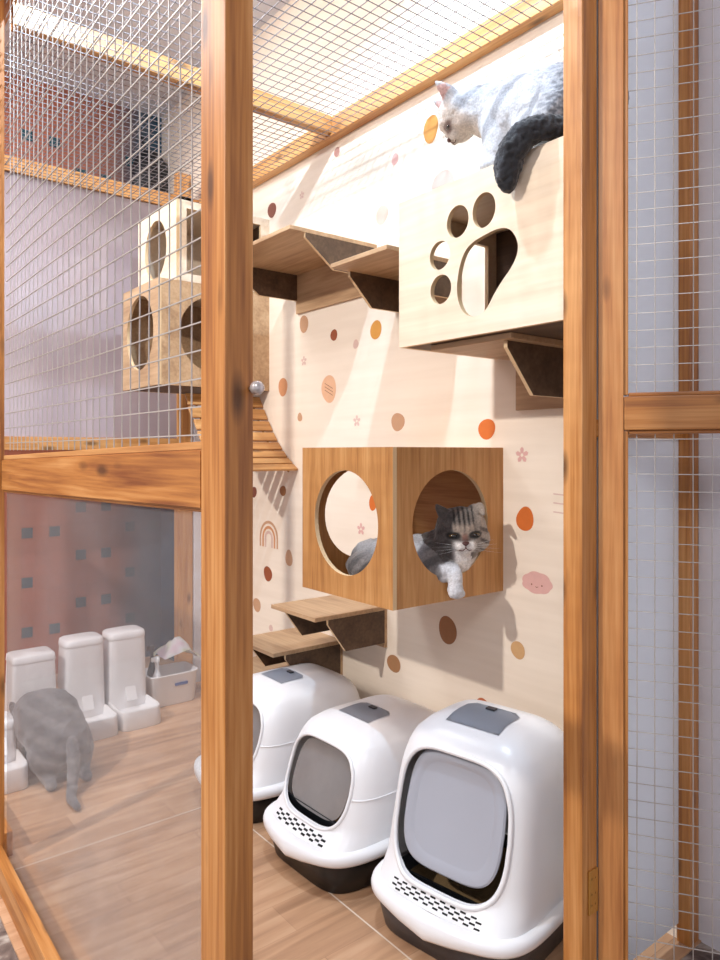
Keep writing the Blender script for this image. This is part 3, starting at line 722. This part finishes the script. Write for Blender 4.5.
def bag_mat():
    m, nt, p = newmat('printed_bag'); N = nt.nodes; L = nt.links
    tc = N.new('ShaderNodeTexCoord'); n = N.new('ShaderNodeTexNoise'); n.inputs['Scale'].default_value = 9; L.new(tc.outputs['Object'], n.inputs['Vector'])
    r = ramp(nt, [(.35, (236, 214, 224)), (.5, (240, 240, 240)), (.6, (226, 228, 196)), (.68, (222, 170, 186))]); L.new(n.outputs['Fac'], r.inputs[0]); L.new(r.outputs[0], p.inputs['Base Color']); p.inputs['Roughness'].default_value = .35; return m
tag(obj('treat_bag', bm, bag_mat(), None, True, origin=(1.57, 3.57, .2)), 'crumpled white and pink bag lying on the storage box', 'bag')
# unidentified dark rounded shape high on the back wall, built as a bag
bm = BM(); loft(bm, [[(1.74+q*.12*math.cos(a), 4.31+.07*q*math.sin(a), z) for a in [k*math.pi/12 for k in range(24)]] for z, q in ((2.80, .3), (2.81, .6), (2.86, .95), (2.95, 1.05), (3.05, 1), (3.12, .8), (3.16, .5), (3.18, .2))])
tube(bm, [(1.70, 4.31, 3.17), (1.70, 4.36, 3.26), (1.72, 4.398, 3.30)], .008, 6)
tag(obj('hanging_shape', bm, M['black_cloth'], None, True, origin=(1.74, 4.31, 2.8)), 'black rounded shape hanging high in the far corner', 'bag')

# ------------------------------------------------------------------ cats
ICO = None
def ico_data():
    global ICO
    if ICO is None:
        b = bmesh.new(); bmesh.ops.create_icosphere(b, subdivisions=2, radius=1); b.verts.index_update()
        ICO = ([v.co.copy() for v in b.verts], [[v.index for v in f.verts] for f in b.faces]); b.free()
    return ICO
def blob(name, prims, voxel, smooth, colfn, parent, jit=.0015):
    bm = BM(); vs, fs = ico_data()
    def sph(c, r, rot=None):
        c = Vector(c); r = Vector(r) if isinstance(r, (tuple, list, Vector)) else Vector((r, r, r))
        new = []
        for v in vs:
            p = Vector((v.x*r.x, v.y*r.y, v.z*r.z))
            if rot is not None: p = rot @ p
            new.append(bm.verts.new(c+p))
        for f in fs: bm.faces.new([new[i] for i in f])
    for q in prims:
        if q[0] == 's': sph(*q[1:])
        else:
            pts, rad = q[1], q[2]
            for (a, b, ra, rb) in zip(pts, pts[1:], rad, rad[1:]):
                a, b = Vector(a), Vector(b); n = max(1, int((b-a).length/(min(ra, rb)*.4)))
                for i in range(n+1): sph(a.lerp(b, i/n), ra+(rb-ra)*i/n)
    me = bpy.data.meshes.new('t'); bm.to_mesh(me); bm.free(); o = bpy.data.objects.new('t', me); COL.objects.link(o)
    m = o.modifiers.new('r', 'REMESH'); m.mode = 'VOXEL'; m.voxel_size = voxel
    s = o.modifiers.new('s', 'SMOOTH'); s.factor = .5; s.iterations = smooth
    dg = bpy.context.evaluated_depsgraph_get(); dg.update()
    nm = bpy.data.meshes.new_from_object(o.evaluated_get(dg)); d = o.data; bpy.data.objects.remove(o); bpy.data.meshes.remove(d)
    nm.name = name
    ca = nm.color_attributes.new('Col', 'FLOAT_COLOR', 'POINT')
    inv = root_matrix(parent).inverted() if parent else Matrix.Identity(4)
    for i, v in enumerate(nm.vertices):
        ca.data[i].color = lin(colfn(v.co))
        n = v.normal; v.co = v.co+n*(noise.noise(v.co*110)*jit+noise.noise(v.co*40)*jit)
    nm.transform(inv)
    for p in nm.polygons: p.use_smooth = True
    nm.materials.clear(); nm.materials.append(M['fur'])
    o = bpy.data.objects.new(name, nm); COL.objects.link(o); o.parent = parent
    return o
def mixc(a, b, t): t = min(1, max(0, t)); return tuple(a[i]+(b[i]-a[i])*t for i in range(3))
def sm(a, b, x): t = min(1, max(0, (x-a)/(b-a))); return t*t*(3-2*t)
class Frame:
    def __init__(s, c, f, up=(0, 0, 1), roll=0, k=1):
        s.c = Vector(c); s.f = Vector(f).normalized(); s.r = s.f.cross(Vector(up)).normalized(); s.u = s.r.cross(s.f)
        # r here = viewer's left when facing the cat; flip so +r is image right
        s.r = -s.r
        if roll:
            q = Matrix.Rotation(roll, 3, s.f); s.r = q @ s.r; s.u = q @ s.u
        s.k = k
        s.m = Matrix((s.r, s.f, s.u)).transposed()
    def P(s, r, f, u): return s.c+(s.r*r+s.f*f+s.u*u)*s.k
    def L(s, p): d = Vector(p)-s.c; return d.dot(s.r)/s.k, d.dot(s.f)/s.k, d.dot(s.u)/s.k
    def S(s, r, f, u, a, b=None, c=None):
        b = a if b is None else b; c = a if c is None else c
        return ('s', s.P(r, f, u), (a*s.k, b*s.k, c*s.k), s.m)
def head_prims(F, fold=True):
    P = [F.S(0, 0, 0, .070, .062, .062), F.S(0, .02, -.012, .062, .046, .046)]
    for s in (-1, 1):
        P += [F.S(.034*s, .014, -.024, .040, .038, .036), F.S(.013*s, .056, -.028, .018, .017, .015)]
    P += [F.S(0, .050, -.012, .017, .022, .020), F.S(0, .046, -.044, .018, .018, .012), F.S(0, .040, .012, .040, .024, .026)]
    return P
def ear(F, s, pts):
    return []
def eyes(F, parent, squint=.6, im='iris'):
    for s in (-1, 1):
        bm = BM(); vs, fs = ico_data(); c = F.P(.0275*s, .0555, -.002)
        n = [bm.verts.new(c+F.m @ Vector((v.x*.0115, v.y*.006, v.z*.0115*squint))*F.k) for v in vs]
        for f in fs: bm.faces.new([n[i] for i in f])
        e = obj('eye', bm, M[im], parent, True)
        bm = BM(); c = F.P(.0272*s, .0590, -.002)
        n = [bm.verts.new(c+F.m @ Vector((v.x*.0085, v.y*.0036, v.z*.0095*squint))*F.k) for v in vs]
        for f in fs: bm.faces.new([n[i] for i in f])
        obj('pupil', bm, M['eye'], e, True)
    bm = BM(); c = F.P(0, .0735, -.020)
    n = [bm.verts.new(c+F.m @ Vector((v.x*.0085*(1+.6*v.z), v.y*.005, v.z*.006))*F.k) for v in vs]
    for f in fs: bm.faces.new([n[i] for i in f])
    obj('nose', bm, M['nose'], parent, True)
    bm = BM()
    for s in (-1, 1): tube(bm, [F.P(0, .0735, -.026), F.P(.001*s, .0725, -.032), F.P(.008*s, .0715, -.038), F.P(.016*s, .067, -.038)], .0011*F.k, 5)
    obj('mouth', bm, M['nose'], parent, True)

# --- cat in the cube
t = thing('cat', 'grey tabby cat with folded ears looking out of the brown cube, one paw out', 'cat', (1.60, 1.75, .853))
F2 = Frame((1.676, 1.600, 1.052), (-.60, -.79, -.12), roll=math.radians(3), k=1.24)
pr = head_prims(F2)
pr += [('c', [F2.P(-.040, -.002, .040), F2.P(-.056, .004, .060), F2.P(-.062, .010, .068)], [.022, .012, .006])]
pr += [('c', [F2.P(.034, .0, .046), F2.P(.050, .010, .060), F2.P(.053, .034, .046)], [.024, .013, .008])]
pr += [('c', [(1.66, 1.64, 1.00), (1.63, 1.70, .955), (1.58, 1.80, .94), (1.55, 1.90, .93)], [.065, .082, .084, .075]),
       ('c', [(1.60, 1.66, .95), (1.55, 1.72, .945)], [.075, .085]),
       ('s', (1.505, 1.87, .915), (.06, .09, .055)),
       ('c', [(1.66, 1.615, .985), (1.668, 1.61, .955), (1.70, 1.612, .985)], [.058, .052, .052]),
       ('c', [(1.57, 1.64, .955), (1.545, 1.615, .935), (1.575, 1.59, .925)], [.055, .042, .036]),
       ('c', [(1.60, 1.61, .935), (1.600, 1.572, .935), (1.596, 1.550, .922), (1.592, 1.542, .893), (1.591, 1.541, .873)], [.038, .030, .025, .023, .026])]
for dx in (-.015, -.005, .005, .015): pr.append(('s', (1.590+dx*1.15, 1.534-dx*.4, .862-abs(dx)*-.2), (.0085, .010, .014)))
def col2(p):
    r, f, u = F2.L(p); n = noise.noise(p*60)*.5+.5
    dark, mid, pale, white = (56, 52, 52), (120, 112, 108), (198, 184, 170), (236, 232, 230)
    if abs(r) < .10 and f > -.06 and u > -.072 and u < .1 and (p-F2.c).length < .105*F2.k:
        c = mixc(dark, mid, .1+.6*n)
        c = mixc(c, pale, sm(.0, .05, r)*.7)                       # light on this cheek painted in as paler fur
        st = math.sin(r*520+math.sin(u*60)*.8)                         # forehead stripes
        if u > .010: c = mixc(c, (24, 22, 22), sm(.1, .6, st)*(1-sm(.022, .036, abs(r))))
        if u > .010: c = mixc(c, pale, sm(.0, .8, -st)*.3*(1-sm(.004, .030, abs(r))))
        if f > .03:
            c = mixc(c, (176, 160, 146), (1-sm(.010, .018, abs(abs(r)-.014)))*(1-sm(.006, .026, abs(u-.010)))*.8)  # inner eye patches
            d = math.hypot((abs(r)-.0275)/.017, (u+.002)/.009); c = mixc((22, 20, 20), c, sm(.8, 1.25, d))
            c = mixc(c, white, (1-sm(.020, .036, abs(r)))*(1-sm(-.022, -.010, u)))
            c = mixc(c, (130, 84, 72), (1-sm(.004, .010, abs(r)))*(1-sm(.0, .016, abs(u+.006)))*.7)
        k = sm(.2, .8, math.sin((u+abs(r)*.55)*230)); c = mixc(c, (60, 52, 50), k*.7*sm(.036, .046, abs(r))*(1 if u < .02 else 0))
        return c
    arm = sm(1.605, 1.575, p.y)*sm(.965, .945, p.z)*sm(.05, .035, abs(p.x-1.595))
    if p.x > 1.625 and p.y < 1.66 and p.z < 1.01: return mixc(white, (206, 196, 186), n)
    s = sm(.2, .8, math.sin(p.y*95+p.z*70)*.5+.5)
    c = mixc((78, 76, 78), (128, 124, 124), s*.7+n*.3)
    c = mixc(c, (238, 238, 242), arm*(.9-.25*n)) if arm > 0 else c
    return mixc(c, (196, 202, 212), sm(.93, 1.0, p.z)*sm(1.66, 1.60, p.x)*sm(1.60, 1.66, p.y))  # lamp light on the flank painted in as bluish white fur
cb = blob('body', pr, .0042, 5, col2, t); eyes(F2, t, .42)
for s in (-1, 1):
    bm = BM()
    for k in range(4):
        a = F2.P(.018*s, .066, -.026-.003*k); b = F2.P((.075+.006*k)*s, .052, -.018-.012*k); c = F2.P((.045)*s, .068, -.020-.007*k)
        tube(bm, [a, c, b], [.0003, .0003, .0001], 4)
    tag(obj('whiskers', bm, M['white_plastic'], t), 'white whiskers')

# --- silver cat on the paw box
t = thing('cat', 'silver white cat with a black bushy tail crouching on the paw box', 'cat', (1.60, 1.2, 2.045))
F1 = Frame((1.500, 1.438, 2.272), (-.42, .44, -.80), roll=math.radians(-4), k=1.04)
pr = head_prims(F1)
for s in (-1, 1):
    pr += [('c', [F1.P(.040*s, -.012, .044), F1.P(.054*s, -.012, .072), F1.P(.060*s, -.010, .094)], [.024, .014, .005])]
pr += [('c', [F1.P(0, -.02, .0), (1.545, 1.34, 2.255), (1.56, 1.25, 2.215), (1.57, 1.15, 2.190), (1.565, 1.06, 2.165)], [.058, .078, .108, .120, .108]),
       ('s', (1.545, 1.10, 2.135), (.12, .085, .095)), ('s', (1.53, 1.17, 2.12), (.095, .08, .078)),
       ('c', [(1.52, 1.30, 2.20), (1.485, 1.285, 2.11), (1.475, 1.285, 2.072), (1.455, 1.295, 2.064)], [.060, .036, .026, .021]),
       ('c', [(1.62, 1.30, 2.20), (1.61, 1.30, 2.11), (1.60, 1.30, 2.072), (1.58, 1.31, 2.064)], [.060, .036, .026, .021]),
       ('c', [(1.50, 1.12, 2.09), (1.47, 1.19, 2.072)], [.04, .026])]
def col1(p):
    r, f, u = F1.L(p); n = noise.noise(p*45)*.5+.5; n2 = noise.noise(Vector((p.x*160, p.y*60, p.z*160)))*.5+.5
    base = mixc((178, 182, 190), (206, 208, 214), n)
    rump = sm(1.16, 1.03, p.y)
    base = mixc(base, (66, 70, 80), rump*(.35+.65*sm(.35, .65, n2)))
    back = sm(2.22, 2.30, p.z)*(p.y < 1.36)
    base = mixc(base, (116, 118, 128), back*.55*n2+.10*n2)
    st = sm(.75, .97, math.sin(p.y*38+p.z*30)*.5+.5); base = mixc(base, (112, 114, 122), st*.55*(p.y > 1.12))
    if (p-F1.c).length < .105 and f > -.02:
        base = mixc(base, (214, 190, 168), sm(.0, .03, f)*.55)
        d = math.hypot((abs(r)-.0275)/.018, (u+.002)/.013); base = mixc((110, 90, 84), base, sm(.8, 1.3, d)) if f > .03 else base
        if u > .05 and f > -.02: base = mixc(base, (196, 148, 140), .8)
    return base
blob('body', pr, .0055, 5, col1, t, .002); eyes(F1, t, .38, 'eye')
tail = [(1.52, 1.035, 2.095), (1.46, 1.05, 2.082), (1.415, 1.085, 2.082), (1.388, 1.118, 2.072), (1.380, 1.142, 2.045), (1.380, 1.155, 2.015), (1.381, 1.162, 1.985), (1.384, 1.164, 1.962)]
def colt(p):
    n = noise.noise(Vector((p.x*90, p.y*90, p.z*35)))*.5+.5
    return mixc((14, 15, 20), (42, 44, 54), n)
blob('tail', [('c', tail, [.026, .030, .032, .034, .036, .036, .032, .022])], .005, 4, colt, t, .005)

# --- grey cat eating
t = thing('cat', 'grey cat seen from behind, crouched at the pet feeders', 'cat', (.83, 3.05, 0))
pr = [('c', [(.84, 3.00, .135), (.815, 3.10, .20), (.80, 3.20, .195), (.79, 3.28, .19)], [.118, .130, .105, .07]),
      ('s', (.795, 3.00, .10), (.085, .10, .095)), ('s', (.885, 3.00, .10), (.08, .10, .095)),
      ('c', [(.78, 3.29, .17), (.77, 3.325, .165)], [.058, .052]),
      ('c', [(.735, 3.335, .20), (.727, 3.335, .225)], [.018, .008]), ('c', [(.805, 3.335, .20), (.812, 3.335, .225)], [.018, .008]),
      ('c', [(.78, 2.98, .05), (.775, 2.93, .022), (.77, 2.885, .020)], [.045, .026, .021]),
      ('c', [(.90, 2.97, .05), (.905, 2.93, .022), (.905, 2.885, .020)], [.045, .026, .021]),
      ('c', [(.735, 3.18, .10), (.73, 3.18, .02)], [.04, .02]), ('c', [(.86, 3.18, .10), (.865, 3.18, .02)], [.04, .02])]
def col3(p):
    n = noise.noise(p*40)*.5+.5; s = sm(.3, .8, math.sin(p.z*80+p.x*50)*.5+.5)
    return mixc((92, 88, 90), (138, 132, 132), n*.5+s*.4)
blob('body', pr, .006, 6, col3, t, .002)
blob('tail', [('c', [(.85, 2.90, .165), (.845, 2.862, .13), (.838, 2.835, .07), (.822, 2.80, .028), (.80, 2.74, .018), (.80, 2.66, .017)], [.024, .026, .024, .021, .018, .014])], .005, 4, col3, t)
